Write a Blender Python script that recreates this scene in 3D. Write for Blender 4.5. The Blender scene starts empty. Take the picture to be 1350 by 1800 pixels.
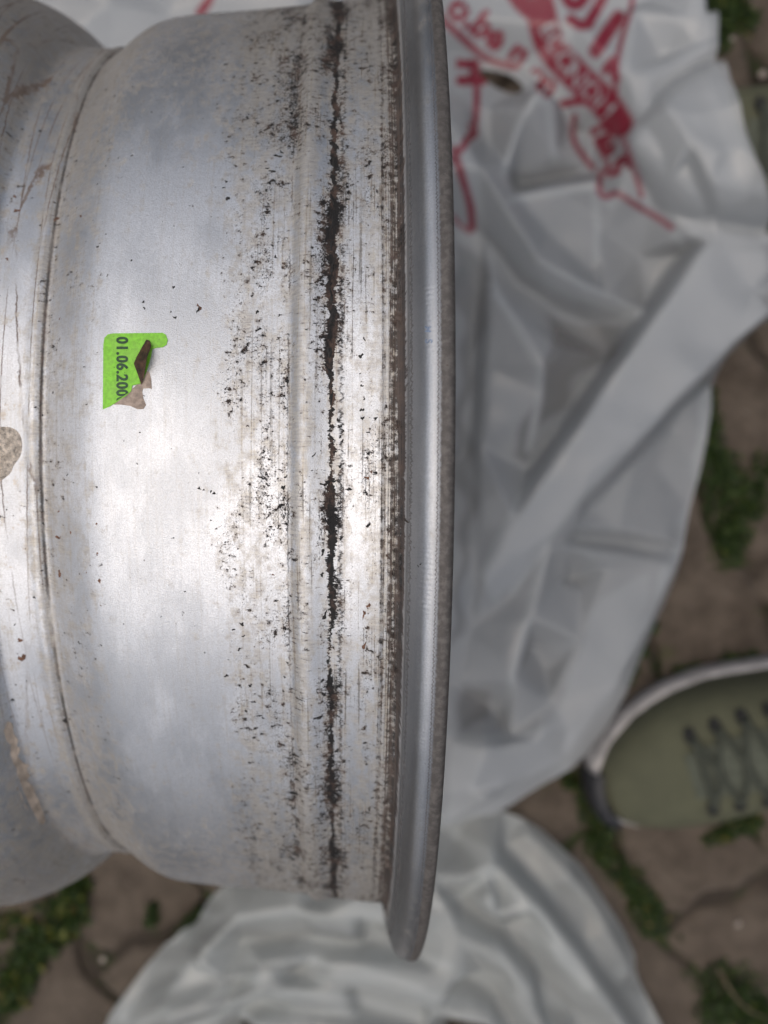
import bpy, bmesh, math, random
import numpy as np
from mathutils import Matrix, Vector, noise as mnoise
from mathutils.geometry import delaunay_2d_cdt

scene = bpy.context.scene
random.seed(7)
RNG = np.random.default_rng(11)

# ------------------------------------------------------------------ camera
AX = 0.2245                      # height of the wheel's axis above the paving
CAM = np.array([-0.025, 0.0, AX + 0.4425])
FPX = 1573.4                     # focal length in photograph pixels (1350 x 1800)
def _rot(p, y, r):
    cp, sp, cy, sy, cr, sr = math.cos(p), math.sin(p), math.cos(y), math.sin(y), math.cos(r), math.sin(r)
    return (np.array([[1,0,0],[0,cp,-sp],[0,sp,cp]]) @ np.array([[cy,0,sy],[0,1,0],[-sy,0,cy]])
            @ np.array([[cr,-sr,0],[sr,cr,0],[0,0,1]]))
CM = _rot(-0.0557, -0.0336, 0.0056)
cd = bpy.data.cameras.new('camera')
cam = bpy.data.objects.new('camera', cd)
scene.collection.objects.link(cam)
m4 = Matrix.Identity(4)
for i in range(3):
    for j in range(3):
        m4[i][j] = CM[i][j]
    m4[i][3] = CAM[i]
cam.matrix_world = m4
cd.sensor_fit = 'VERTICAL'
cd.sensor_height = 24.0
cd.sensor_width = 18.0
cd.lens = FPX / 1800 * 24.0
cd.clip_start = 0.01
cd.clip_end = 500
cd.dof.use_dof = True
cd.dof.focus_distance = 0.243
cd.dof.aperture_fstop = 4.8
scene.camera = cam

# ------------------------------------------------------------------ light
SUN_EL, SUN_AZ = 75.0, 196.0     # degrees; azimuth measured from +X towards +Y
w = bpy.data.worlds.new('World')
scene.world = w
w.use_nodes = True
wt = w.node_tree
bg = wt.nodes['Background']
sky = wt.nodes.new('ShaderNodeTexSky')
sky.sky_type = 'NISHITA'
sky.sun_disc = False
sky.sun_elevation = math.radians(SUN_EL)
sky.sun_rotation = math.radians(90 - SUN_AZ)
sky.air_density = 1.0
sky.dust_density = 6.0
sky.ozone_density = 1.0
wt.links.new(sky.outputs[0], bg.inputs[0])
bg.inputs[1].default_value = 0.075
sd = bpy.data.lights.new('sun', 'SUN')
sd.energy = 1.2
sd.angle = math.radians(96)
sd.color = (1.0, 0.985, 0.965)
sun = bpy.data.objects.new('sun', sd)
scene.collection.objects.link(sun)
_e, _a = math.radians(SUN_EL), math.radians(SUN_AZ)
sdir = Vector((math.cos(_e)*math.cos(_a), math.cos(_e)*math.sin(_a), math.sin(_e)))
sun.rotation_euler = sdir.to_track_quat('Z', 'Y').to_euler()
sun.location = sdir * 5
vs = scene.view_settings
vs.view_transform = 'Standard'
vs.look = 'None'
vs.exposure = 0.24
vs.gamma = 1.0
vs.use_curve_mapping = False
cy = scene.cycles
cy.max_bounces = 6; cy.diffuse_bounces = 3; cy.glossy_bounces = 3; cy.transmission_bounces = 3; cy.transparent_max_bounces = 6
cy.use_adaptive_sampling = True; cy.adaptive_threshold = 0.03

# ------------------------------------------------------------------ helpers
COL = scene.collection
def link(name, me, mat=None, parent=None):
    o = bpy.data.objects.new(name, me)
    COL.objects.link(o)
    if mat is not None:
        me.materials.append(mat)
    if parent is not None:
        o.parent = parent
    return o
def mesh(name, V, F, smooth=True):
    me = bpy.data.meshes.new(name)
    me.from_pydata([tuple(map(float, v)) for v in V], [], [tuple(map(int, f)) for f in F])
    me.update()
    if smooth:
        me.polygons.foreach_set('use_smooth', [True]*len(me.polygons))
    return me
def empty(name, loc=(0,0,0)):
    o = bpy.data.objects.new(name, None)
    o.empty_display_size = 0.05
    o.location = loc
    COL.objects.link(o)
    return o
def tag(o, label=None, cat=None, group=None, kind=None):
    if label: o['label'] = label
    if cat: o['category'] = cat
    if group: o['group'] = group
    if kind: o['kind'] = kind
    return o
def ray(px, py):
    d = CM @ np.array([(px-675)/FPX, (900-py)/FPX, -1.0])
    return d
def at(px, py, z):
    """the point of the photograph's pixel that lies at height z"""
    d = ray(px, py)
    t = (z - CAM[2]) / d[2]
    return CAM + d*t
def project(P):
    q = (P - CAM) @ CM
    return 675 + FPX*q[..., 0]/-q[..., 2], 900 - FPX*q[..., 1]/-q[..., 2]

# node expressions
class G:
    """small expression builder over a node tree"""
    def __init__(s, mat):
        mat.use_nodes = True
        s.t = mat.node_tree
        s.n = s.t.nodes
        s.bsdf = s.n['Principled BSDF']
        s.out = s.n['Material Output']
    def new(s, k, **kw):
        n = s.n.new(k)
        for a, b in kw.items(): setattr(n, a, b)
        return n
    def put(s, sock, v):
        if isinstance(v, E): v = v.s
        if hasattr(v, 'is_output'): s.t.links.new(v, sock)
        elif sock.type == 'RGBA' and not isinstance(v, (int, float)): sock.default_value = tuple(v) + ((1,) if len(v) == 3 else ())
        else: sock.default_value = v
    def math(s, op, a, b=None, c=None, clamp=False):
        n = s.new('ShaderNodeMath', operation=op, use_clamp=clamp)
        s.put(n.inputs[0], a)
        if b is not None: s.put(n.inputs[1], b)
        if c is not None: s.put(n.inputs[2], c)
        return E(s, n.outputs[0])
    def uv(s):
        n = s.new('ShaderNodeUVMap'); sp = s.new('ShaderNodeSeparateXYZ')
        s.t.links.new(n.outputs[0], sp.inputs[0])
        return E(s, sp.outputs[0]), E(s, sp.outputs[1])
    def obj(s):
        n = s.new('ShaderNodeTexCoord')
        return n.outputs['Object']
    def vec(s, x=0, y=0, z=0):
        n = s.new('ShaderNodeCombineXYZ')
        s.put(n.inputs[0], x); s.put(n.inputs[1], y); s.put(n.inputs[2], z)
        return n.outputs[0]
    def noise(s, vec, scale=1, detail=3, rough=.55, dist=0):
        n = s.new('ShaderNodeTexNoise')
        s.put(n.inputs['Vector'], vec); n.inputs['Scale'].default_value = scale
        n.inputs['Detail'].default_value = detail; n.inputs['Roughness'].default_value = rough
        n.inputs['Distortion'].default_value = dist
        return E(s, n.outputs[0])
    def voro(s, vec, scale=1, feature='F1', rnd=1):
        n = s.new('ShaderNodeTexVoronoi', feature=feature)
        s.put(n.inputs['Vector'], vec); n.inputs['Scale'].default_value = scale
        n.inputs['Randomness'].default_value = rnd
        return E(s, n.outputs[0])
    def smooth(s, x, a, b, lo=0, hi=1):
        n = s.new('ShaderNodeMapRange', interpolation_type='SMOOTHSTEP')
        s.put(n.inputs[0], x); s.put(n.inputs[1], a); s.put(n.inputs[2], b)
        n.inputs[3].default_value = lo; n.inputs[4].default_value = hi
        return E(s, n.outputs[0])
    def ramp(s, x, stops, lo, hi):
        m = s.new('ShaderNodeMapRange'); s.put(m.inputs[0], x)
        m.inputs[1].default_value = lo; m.inputs[2].default_value = hi
        n = s.new('ShaderNodeValToRGB'); s.t.links.new(m.outputs[0], n.inputs[0])
        cr = n.color_ramp
        els = cr.elements
        st = sorted(stops)
        while len(els) < len(st): els.new(0.5)
        for e, (p, v) in zip(els, st):
            e.position = (p-lo)/(hi-lo)
            e.color = (v, v, v, 1) if isinstance(v, (int, float)) else tuple(v)+(1,)
        return E(s, n.outputs[0])
    def mix(s, f, a, b):
        n = s.new('ShaderNodeMix', data_type='RGBA')
        s.put(n.inputs[0], f); s.put(n.inputs[6], a); s.put(n.inputs[7], b)
        return E(s, n.outputs[2])
    def bump(s, h, strength=1, dist=.001):
        n = s.new('ShaderNodeBump')
        s.put(n.inputs['Height'], h); n.inputs['Strength'].default_value = strength
        n.inputs['Distance'].default_value = dist
        return E(s, n.outputs[0])
    def set(s, **kw):
        for k, v in kw.items():
            s.put(s.bsdf.inputs[k.replace('_', ' ')], v)
class E:
    def __init__(s, g, sock): s.g, s.s = g, sock
    def __add__(s, o): return s.g.math('ADD', s, o)
    __radd__ = __add__
    def __sub__(s, o): return s.g.math('SUBTRACT', s, o)
    def __rsub__(s, o): return s.g.math('SUBTRACT', o, s)
    def __mul__(s, o): return s.g.math('MULTIPLY', s, o)
    __rmul__ = __mul__
    def abs(s): return s.g.math('ABSOLUTE', s)
    def max(s, o): return s.g.math('MAXIMUM', s, o)
    def clamp(s): return s.g.math('ADD', s, 0.0, clamp=True)
def simple(name, color, rough=.6, metallic=0, bump=None, var=0.0, scale=60):
    m = bpy.data.materials.new(name); g = G(m)
    o = g.obj()
    n = g.noise(o, scale, 4, .6)
    c2 = tuple(c*(1-var) for c in color); c1 = tuple(min(1, c*(1+var)) for c in color)
    g.set(Base_Color=g.mix(g.smooth(n, .3, .7), c2, c1), Roughness=rough, Metallic=metallic)
    if bump:
        g.set(Normal=g.bump(g.noise(o, bump[0], 4, .6), bump[2] if len(bump) > 2 else .6, bump[1]))
    return m

# ------------------------------------------------------------------ materials
# --- wheel paint. UV: x = around the rim (mm), y = axial position (mm, 0 at the flange lip, negative to the left)
def make_rim_material():
    m = bpy.data.materials.new('silver_wheel_paint'); g = G(m)
    U, S = g.uv()
    L, H = -206.0, 2.0
    # how dirty each band of the rim is
    dens = g.ramp(S, [(-205,.6),(-128,.36),(-119.5,.30),(-116.5,.60),(-114,.50),(-110,.42),(-99,.36),(-95,.26),(-84,.17),(-74,.22),(-66,.28),
                      (-60,.58),(-54,.50),(-50,.70),(-46,.62),(-43.4,.85),(-41,.62),(-36.5,.55),(-34,.88),(-31.6,1.1),(-29.8,.95),(-28,.70),
                      (-24.5,.40),(-21,.62),(-18.5,.46),(-16.6,.7),(-15,.55),(-13.5,.8),(-11.8,.7),(-10.8,.25),(-5,.15),(2,.30)], L, H)
    big = g.noise(g.vec(S*.035, U*.02, 3.1), 1, 2, .6)
    patch = g.noise(g.vec(S*.13, U*.05, 9.7), 1, 3, .65)
    top = g.smooth(U, 40, 170).max(g.smooth(U, -70, -180)*.85)                       # the far side carries more grime
    dn = dens * (g.smooth(patch, .30, .68, .35, 1.45)) + top*g.ramp(S, [(-120,.1),(-95,.08),(-70,.14),(-58,.34),(-12,.34),(-11,.05)], L, H)
    # fine black specks
    n1 = g.noise(g.vec(S*1.0, U*.8, 0), 1.9, 3, .80)
    t1 = .745 - dn*.205
    speck = g.smooth(n1, t1, t1+.045)
    # larger flakes
    n2 = g.noise(g.vec(S*.62, U*.70, 21.), .8, 3, .68)
    t2 = .750 - dn*.175
    flake = g.smooth(n2, t2, t2+.03)
    # crosswise flecks near the hump and the bead
    n3 = g.noise(g.vec(S*.36, U*1.55, 41.), .9, 3, .68)
    hump = g.ramp(S, [(-66,0),(-58,.45),(-47,.75),(-42,.85),(-37,.9),(-33,.9),(-28,.95),(-24,.45),(-16,.6),(-12,0)], L, H)
    t3 = .845 - hump*.215 - g.smooth(patch, .4, .65)*.06
    fleck = g.smooth(n3, t3, t3+.045)
    # the cracked black line of old rubber where the bead sat
    w1 = g.noise(g.vec(7.3, U*.10, 1), 1, 3, .65)
    w3 = g.noise(g.vec(S*.8, U*1.0, 5), 1.0, 3, .7)
    off = (w1-.5)*4.2 + (w3-.5)*3.2
    wid = g.smooth(big + (patch-.5)*.7, .34, .62)*1.0 + .14 + g.smooth(U, -15, 70)*.50 + (n3-.5)*1.6
    line = g.smooth((S + 31.4 + off).abs(), wid+.16, wid)
    line2 = g.smooth((S + 28.7 + (w1-.5)*2 + (n3-.5)*4).abs(), .75, .1) * g.smooth(n2, .36, .54)
    line3 = g.smooth((S + 43.2 + (w3-.5)*1.6).abs(), .38, .02) * g.smooth(patch, .36, .58)*.9
    line4 = g.smooth((S + 115.9 + (w3-.5)*.9).abs(), .85, .1) * g.smooth(patch, .26, .52)*.9
    # turned grooves beside the flange, packed with dirt
    st = g.noise(g.vec(S*2.6, U*.018, 61.), 1, 3, .7)
    gz = g.ramp(S, [(-18.6,0),(-17.2,.80),(-16.3,.35),(-15.7,.35),(-15.2,.90),(-14.5,.62),(-13.9,1.0),(-13.3,.80),(-12.6,1.0),(-12.35,.62),(-12.1,1.25),(-11.25,1.25),(-11.05,.2),(-10.9,0)], L, H)
    groove = g.smooth(gz*.85 + (st-.5)*1.5 + (n2-.5)*1.3, .40, .72)
    # knurled stripe on the lip
    teeth = g.math('SINE', U*6.0 + (w1-.5)*14 + (w3-.5)*5)
    knurl = g.smooth((S + 4.15 + teeth*.13 + (w3-.5)*.7).abs(), .26, .06) * g.smooth(n1, .36, .5)
    streak = g.noise(g.vec(S*1.3, U*.022, 120.), 1, 3, .65)
    zone = g.ramp(S, [(-60,0),(-50,.55),(-44,.5),(-38,.55),(-34,.9),(-30,1),(-26,.9),(-20,.75),(-12,.6),(-11,0)], L, H)
    smear = g.smooth(streak + (w3-.5)*.35 + (patch-.5)*.5, .57, .70)*zone
    smear2 = g.smooth(n3 + (patch-.5)*.7, .60, .72)*g.ramp(S, [(-58,0),(-52,.35),(-47,.2),(-34,.6),(-30,.9),(-26,.5),(-22,0)], L, H)
    edge2 = g.smooth((S + 10.3 + (w3-.5)*1.8).abs(), .26, .08)
    black = speck.max(flake).max(fleck).max(line).max(line2*.9).max(line3).max(line4)
    black = black.max(smear*.72).max(smear2*.65).max(groove*.95).max(knurl*.7).max(edge2*.6)
    flange = g.smooth(S, -11.3, -10.9)
    halo = g.smooth(n2, t2-.10, t2)*g.smooth(dn, .25, .6)
    black = black.clamp()
    # brown films and yellowed stains
    brown_n = g.noise(g.vec(S*.28, U*.16, 101.), 1, 4, .70)
    bz = g.ramp(S, [(-205,.5),(-130,.45),(-124,.30),(-119.5,.6),(-116,.75),(-112,.55),(-100,.50),(-96,.30),(-85,.24),(-66,.34),(-56,.58),(-47,.50),
                    (-44,.55),(-41,.75),(-38,.68),(-35,.40),(-31,.65),(-25,.45),(-20,.60),(-17,.66),(-13,.85),(-11,.2),(-4,.3),(2,.6)], L, H)
    film = g.smooth(brown_n + (bz-.5)*.55 + top*.16, .44, .68)
    film2 = g.smooth(streak, .50, .68)*bz*.6
    ck = g.new('ShaderNodeTexVoronoi', feature='DISTANCE_TO_EDGE')
    g.put(ck.inputs['Vector'], g.vec(S*.19 + (w3-.5)*.12, U*.0105 + (brown_n-.5)*.25, 2)); ck.inputs['Scale'].default_value = 1.0
    scr = g.smooth(g.noise(g.vec(S*.16, U*3.2, 51.), 1, 2, .6), .66, .72)*g.smooth(big, .42, .6)
    crack = g.smooth(E(g, ck.outputs[0]), .045, .008) * g.smooth(S, -114.5, -117) * g.smooth(U, -60, 20, .35, 1) * g.smooth(patch, .35, .55)
    lip = g.smooth(S + (w3-.5)*1.2, -3.9, -3.2)
    grain = g.noise(g.vec(S, U, 7), 2.8, 2, .8)
    dirtcol = g.mix(g.smooth(brown_n, .44, .66), (.007,.006,.0055), (.075,.046,.034))
    silver = g.mix(g.smooth(big + (patch-.5)*.5, .36, .64), (.56,.575,.595), (.74,.75,.765))
    silver = g.mix(g.smooth(grain, .40, .64)*.42, silver, (.40,.395,.39))
    filmcol = g.mix(g.smooth(n3, .35, .65), (.54,.49,.40), (.35,.305,.26))
    c = g.mix((film*.66 + film2).clamp()*.92, silver, filmcol)
    c = g.mix(scr*.35, c, (.33,.31,.28))
    c = g.mix(crack*.85, c, (.13,.075,.045))
    chip = g.smooth(brown_n + (n3-.5)*.35, .62, .65)*g.smooth(S, -115.5, -119)
    c = g.mix(chip*.75, c, (.52,.47,.41))
    c = g.mix(g.smooth(S + (brown_n-.5)*14, -128, -138)*.15, c, (.22,.21,.19))  # far ramp darkened in the colour, standing in for a dark reflection
    c = g.mix(halo*.45, c, (.20,.165,.135))
    strip = g.ramp(S, [(-11,.80),(-8.6,.78),(-7.6,.55),(-6.9,.30),(-5.6,.30),(-4.9,.6),(-3.8,.85)], L, H)  # painted highlight: the flange's grey is eased along a narrow strip
    c = g.mix(flange*strip, c, (.17,.18,.195))
    c = g.mix(lip*.9, c, g.mix(g.smooth(n2, .38, .66), (.075,.064,.055), (.130,.115,.102)))
    c = g.mix(black, c, g.mix(g.smooth(S, -19, -15)*g.smooth(st, .40, .60)*.75, dirtcol, (.085,.060,.048)))
    dirt = (black + film*.20 + film2*.10 + lip*.55 + crack*.5).clamp()
    g.set(Base_Color=c, Metallic=(.90 - dirt*.90).clamp(),
          Roughness=(.49 + dirt*.30 + (n1-.5)*.15 - flange*(1-lip)*.08).clamp())
    ripple = g.math('SINE', U*5.2 + (w1-.5)*6)*g.ramp(S, [(-9,0),(-7.5,1),(-4.8,1),(-4.4,0)], L, H)
    h = grain*.12 + ripple*.020*g.smooth(patch, .35, .65) + speck*.12 + flake*.14 + st*gz*.25
    g.set(Normal=g.bump(h, .8, .0010))
    return m
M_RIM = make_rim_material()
M_INNER = simple('brake_dusty_silver', (.30,.29,.28), .5, .6, (300,.0004), .3, 40)
M_RUBBER = simple('dried_black_rubber', (.010,.009,.008), .75, 0, (900,.0003), .5, 300)
M_RUST = simple('rust_stain', (.13,.065,.04), .85, 0, (900,.0002), .5, 500)
M_ADH = simple('dried_beige_adhesive', (.60,.52,.43), .9, 0, (900,.0016,1.0), .40, 600)
M_PRIMER = simple('peach_stain', (.40,.33,.265), .7, .2, (500,.0003), .35, 160)
M_GREEN = simple('green_label_film', (.21,.54,.03), .5, 0, (500,.00010,.6), .16, 900)
def dirty_green():
    g = G(M_GREEN); b = g.bsdf.inputs['Base Color']; src = b.links[0].from_socket
    o = g.obj()
    sp = g.smooth(g.noise(o, 1500, 3, .7), .66, .70); fd = g.smooth(g.noise(o, 160, 3, .6), .4, .7)
    c = g.mix(fd*.35, src, (.26,.44,.09)); c = g.mix(sp*.8, c, (.03,.035,.01))
    g.put(b, c)
dirty_green()
M_INK = simple('dark_green_print', (.012,.055,.012), .45, 0, None, .35, 900)
M_FLAP = simple('brown_label_underside', (.050,.024,.012), .7, 0, (900,.0004,.9), .6, 500)
M_PAPER = simple('torn_tan_paper', (.33,.26,.21), .85, 0, (800,.0003), .3, 500)
M_BLUE = simple('faint_blue_stamp', (.22,.27,.36), .5, .4, None, .3, 900)

def make_paver_material():
    m = bpy.data.materials.new('brown_concrete_paver'); g = G(m)
    o = g.obj()
    geo = g.new('ShaderNodeNewGeometry').outputs['Position']
    inf = g.new('ShaderNodeObjectInfo')
    n = g.noise(geo, 38, 5, .7)
    f = g.noise(geo, 220, 5, .7)
    a = g.voro(geo, 150)
    c = g.mix(g.smooth(n, .3, .72), (.056,.041,.028), (.112,.087,.064))
    c = g.mix(g.smooth(f, .56, .76)*.7, c, (.05,.04,.03))
    c = g.mix(g.smooth(a, .20, .08)*.6, c, (.20,.168,.135))
    mo = g.noise(geo, 26, 4, .6)
    c = g.mix(g.smooth(mo, .62, .74)*.55, c, (.055,.062,.018))
    c = g.mix(E(g, inf.outputs['Random'])*.35, c, (.090,.071,.053))
    g.set(Base_Color=c, Roughness=.9)
    g.set(Normal=g.bump(f*.5 + n*.8 - g.smooth(a, .2, .06)*.2, .9, .003))
    return m
M_PAVER = make_paver_material()
def make_soil_material():
    m = bpy.data.materials.new('dark_soil'); g = G(m)
    o = g.obj()
    n = g.noise(o, 9, 5, .65); f = g.noise(o, 180, 5, .7)
    mo = g.noise(o, 22, 4, .6)
    c = g.mix(g.smooth(n, .3, .7), (.038,.028,.019), (.075,.056,.039))
    c = g.mix(g.smooth(f, .55, .75), c, (.095,.075,.055))
    c = g.mix(g.smooth(mo, .50, .66)*.8, c, (.030,.050,.008))
    g.set(Base_Color=c, Roughness=.95, Normal=g.bump(f + n, 1, .006))
    return m
M_SOIL = make_soil_material()
def make_moss_material():
    m = bpy.data.materials.new('moss_green'); g = G(m)
    n = g.new('ShaderNodeAttribute', attribute_name='tint')
    t = E(g, n.outputs['Fac'])
    c = g.ramp(t, [(0,(.012,.026,.003)),(.45,(.028,.056,.006)),(.8,(.065,.100,.010)),(.9,(.16,.15,.02)),(1,(.15,.09,.04))], 0, 1)
    g.set(Base_Color=c, Roughness=.6)
    tr = g.new('ShaderNodeBsdfTranslucent'); g.put(tr.inputs[0], c)
    mx = g.new('ShaderNodeMixShader'); mx.inputs[0].default_value = .3
    g.t.links.new(g.bsdf.outputs[0], mx.inputs[1]); g.t.links.new(tr.outputs[0], mx.inputs[2])
    g.t.links.new(mx.outputs[0], g.out.inputs[0])
    return m
M_MOSS = make_moss_material()
def make_bag_material(name, base, alpha):
    m = bpy.data.materials.new(name); g = G(m)
    o = g.obj()
    at_ = g.new('ShaderNodeAttribute', attribute_name='ink')
    ink = E(g, at_.outputs['Fac'])
    n = g.noise(o, 10, 3, .6)
    c = g.mix(g.smooth(n, .3, .7), tuple(b*.93 for b in base), base)
    wear = g.noise(o, 120, 4, .7)
    ink = (ink * g.smooth(wear, .25, .5, .82, 1)).clamp()
    c = g.mix(ink, c, (.26,.006,.028))
    wr = g.noise(o, 55, 3, .5, .6)
    wr2 = g.noise(o, 160, 2, .5, .4)
    nb = g.bump(wr*.8 + wr2*.25, .28, .003)
    g.set(Base_Color=c, Roughness=.18, Normal=nb)
    g.bsdf.inputs['Specular IOR Level'].default_value = .55
    tl = g.new('ShaderNodeBsdfTranslucent'); g.put(tl.inputs[0], c); g.put(tl.inputs[1], nb)
    mx = g.new('ShaderNodeMixShader'); mx.inputs[0].default_value = .30
    g.t.links.new(g.bsdf.outputs[0], mx.inputs[1]); g.t.links.new(tl.outputs[0], mx.inputs[2])
    tp = g.new('ShaderNodeBsdfTransparent')
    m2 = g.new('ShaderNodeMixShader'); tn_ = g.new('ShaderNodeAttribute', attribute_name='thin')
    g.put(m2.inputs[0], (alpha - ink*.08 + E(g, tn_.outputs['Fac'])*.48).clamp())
    g.t.links.new(mx.outputs[0], m2.inputs[1]); g.t.links.new(tp.outputs[0], m2.inputs[2])
    g.t.links.new(m2.outputs[0], g.out.inputs[0])
    return m
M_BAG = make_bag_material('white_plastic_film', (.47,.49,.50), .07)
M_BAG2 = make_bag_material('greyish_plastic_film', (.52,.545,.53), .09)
M_SHOE = simple('olive_canvas', (.078,.079,.046), .85, 0, (1400,.0004,.7), .10, 60)
M_TONGUE = simple('olive_knit', (.075,.082,.060), .9, 0, (900,.0006,.8), .2, 200)
M_LACE = simple('olive_lace', (.045,.050,.036), .9, 0, (1500,.0004,.8), .25, 600)
M_SOLE = simple('off_white_sole_rubber', (.46,.43,.41), .6, 0, (300,.0004), .25, 60)
M_BUMPER = simple('black_toe_rubber', (.012,.012,.014), .55, 0, (600,.0003), .3, 200)
M_EYELET = simple('dark_eyelet', (.010,.010,.008), .6, 0, None, .3, 200)
M_LINING = simple('dark_lining', (.03,.03,.025), .9, 0, None, .3, 200)
M_TWIG = simple('dry_straw', (.16,.12,.075), .8, 0, None, .3, 300)
M_PEBBLE = simple('pale_grit', (.33,.28,.24), .85, 0, (500,.0008), .3, 120)

# ------------------------------------------------------------------ ground and paving
GZ = -0.006
gs = 120
ground = link('ground', mesh('ground', [(-gs,-gs,GZ),(gs,-gs,GZ),(gs,gs,GZ),(-gs,gs,GZ)], [(0,1,2,3)], False), M_SOIL)
tag(ground, kind='structure')

# zigzag concrete pavers laid in rows that run diagonally
PW, PL = 0.097, 0.205
def paver_outline(gap):
    pts = []
    hw, hl = PW/2 - gap/2, PL/2 - gap/2
    zz = 0.010
    n = 5
    top = [(-hl + 2*hl*i/(n-1), hw + (zz if i % 2 else -zz)*(.9)) for i in range(n)]
    bot = [(-hl + 2*hl*i/(n-1), -hw + (zz if i % 2 else -zz)*(.9)) for i in range(n)]
    right = [(hl + .007, .25*hw), (hl - .006, -.35*hw)]
    left = [(-hl + .007, .25*hw), (-hl - .006, -.35*hw)]
    poly = bot + [right[1], right[0]] + top[::-1] + [left[0], left[1]]
    # round the corners
    out = []
    N = len(poly)
    for i in range(N):
        a, b, c = Vector(poly[i-1]), Vector(poly[i]), Vector(poly[(i+1) % N])
        k = .22
        out += [tuple(b + (a-b)*k), tuple(b + ((a-b)+(c-b))*k*.28), tuple(b + (c-b)*k)]
    return out
def paver_mesh(seed):
    r = random.Random(seed)
    gap = .0045 + r.random()*.002
    pts = [(x + r.uniform(-.0012,.0012), y + r.uniform(-.0012,.0012)) for x, y in paver_outline(gap)]
    N = len(pts)
    V, F = [], []
    def ring(k, z):
        for x, y in pts:
            l = math.hypot(x, y)
            V.append((x*(1-k/l), y*(1-k/l), z + (r.uniform(-.0008,.0008) if z > -.02 else 0)))
    ring(0, -.045); ring(0, -.0065); ring(.0014, -.0028); ring(.005, -.0007); ring(.012, .0)
    for j in range(4):
        for i in range(N):
            F.append((j*N+i, j*N+(i+1) % N, (j+1)*N+(i+1) % N, (j+1)*N+i))
    V.append((0, 0, .0004)); c = len(V)-1
    for i in range(N):
        F.append((4*N+i, 4*N+(i+1) % N, c))
    return mesh('paver', V, F)
PM = [paver_mesh(i) for i in range(6)]
for me in PM: me.materials.append(M_PAVER)
j0, j1 = at(1010,1370,0), at(1160,1620,0)
rd = (j1-j0)[:2]; rd = rd/np.linalg.norm(rd)          # along the rows
rn = np.array([-rd[1], rd[0]])
ang = math.atan2(rd[1], rd[0])
paving = empty('paving', (0,0,0)); tag(paving, kind='structure')
rr = random.Random(5)
for i in range(-9, 10):
    for k in range(-6, 7):
        off = (PL*.5 if i % 2 else 0) + .04
        c = j0[:2] + rn*(PW*(i+.5)) + rd*(PL*k + off)
        if not (-.75 < c[0] < .75 and -.85 < c[1] < .85): continue
        o = bpy.data.objects.new('paver', PM[rr.randrange(6)])
        COL.objects.link(o); o.parent = paving
        o.location = (c[0], c[1], rr.uniform(-.0035, .0))
        o.rotation_euler = (rr.uniform(-.012,.012), rr.uniform(-.012,.012), ang + rr.uniform(-.02,.02) + (math.pi if rr.random() < .5 else 0))

# moss and small weeds in the joints
def make_moss():
    V, F, T = [], [], []
    r = random.Random(3)
    def leaf(x, y, z, s, t):
        a = r.uniform(0, 2*math.pi); tilt = r.uniform(.2, 1.2)
        d = Vector((math.cos(a)*math.cos(tilt), math.sin(a)*math.cos(tilt), math.sin(tilt)))
        n = Vector((-math.sin(a), math.cos(a), r.uniform(-.3,.3)))
        p = Vector((x, y, z)); b = len(V)
        V.extend([p - n*s*.12, p + d*s*.55 - n*s*.34, p + d*s, p + d*s*.55 + n*s*.34, p + n*s*.12])
        F.append((b, b+1, b+2, b+3, b+4)); T.extend([t]*5)
    def clump(px, py, rx, n, size=.0038, yel=.0, hgt=.008):
        c = at(px, py, 0)
        for _ in range(n):
            a = r.uniform(0, 6.283); q = math.sqrt(r.random())*rx/2373
            x, y = c[0]+math.cos(a)*q, c[1]+math.sin(a)*q
            e = 1-(q/(rx/2373))**2
            t = min(.86, max(0, r.gauss(.36, .2)))
            if r.random() < yel: t = r.uniform(.82, 1)
            leaf(x, y, -.004 + r.random()*hgt*(.4+e), size*r.uniform(.5,1.35), t)
    def run(p, q, wd, n, **k):
        for i in range(n):
            f = (i + r.random())/n
            clump(p[0]+(q[0]-p[0])*f + r.uniform(-wd,wd)*.3, p[1]+(q[1]-p[1])*f + r.uniform(-wd,wd)*.3, wd*r.uniform(.5,1), 95, **k)
    # right-hand side, below the edge of the bag
    run((1235,690),(1260,830),30,7); run((1255,820),(1300,900),55,10); run((1300,900),(1275,985),38,7)
    run((1345,800),(1320,900),35,4)
    run((1150,1090),(1090,1200),20,5, size=.004)
    run((1010,1370),(1060,1480),26,8, yel=.12); run((1050,1470),(1160,1630),34,12, yel=.06)
    run((1270,1720),(1330,1790),50,10); run((1240,1770),(1350,1800),40,6)
    run((1180,1185),(1350,1150),16,5, size=.004)
    run((1250,1470),(1345,1440),22,7, yel=.15)
    run((1245,0),(1320,30),40,9, yel=.05); run((1280,20),(1265,90),18,4)
    # lower left
    run((150,1555),(90,1660),36,10, yel=.15, size=.0065); run((80,1620),(20,1760),38,10, yel=.12, size=.0065)
    run((10,1700),(-20,1800),40,6, yel=.1); run((30,1600),(0,1640),20,3, yel=.3)
    run((270,1570),(260,1640),14,3, size=.003); run((350,1590),(330,1640),14,3, size=.003)
    # the rest of the joints, seen only from elsewhere
    for i in range(-9, 10):
        for q in range(80):
            c = j0[:2] + rn*(PW*i) + rd*r.uniform(-.8, .8)
            if r.random() < .5:
                for _ in range(14):
                    leaf(c[0]+r.gauss(0,.005), c[1]+r.gauss(0,.006), -.006 + r.random()*.006, r.uniform(.002,.005), min(.8,max(0,r.gauss(.3,.2))))
    me = mesh('moss', V, F, False)
    at_ = me.attributes.new('tint', 'FLOAT', 'POINT')
    at_.data.foreach_set('value', T)
    return me
moss = link('moss', make_moss(), M_MOSS)
tag(moss, 'green moss and small weeds growing in the joints between pavers', 'moss', kind='stuff')

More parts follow.
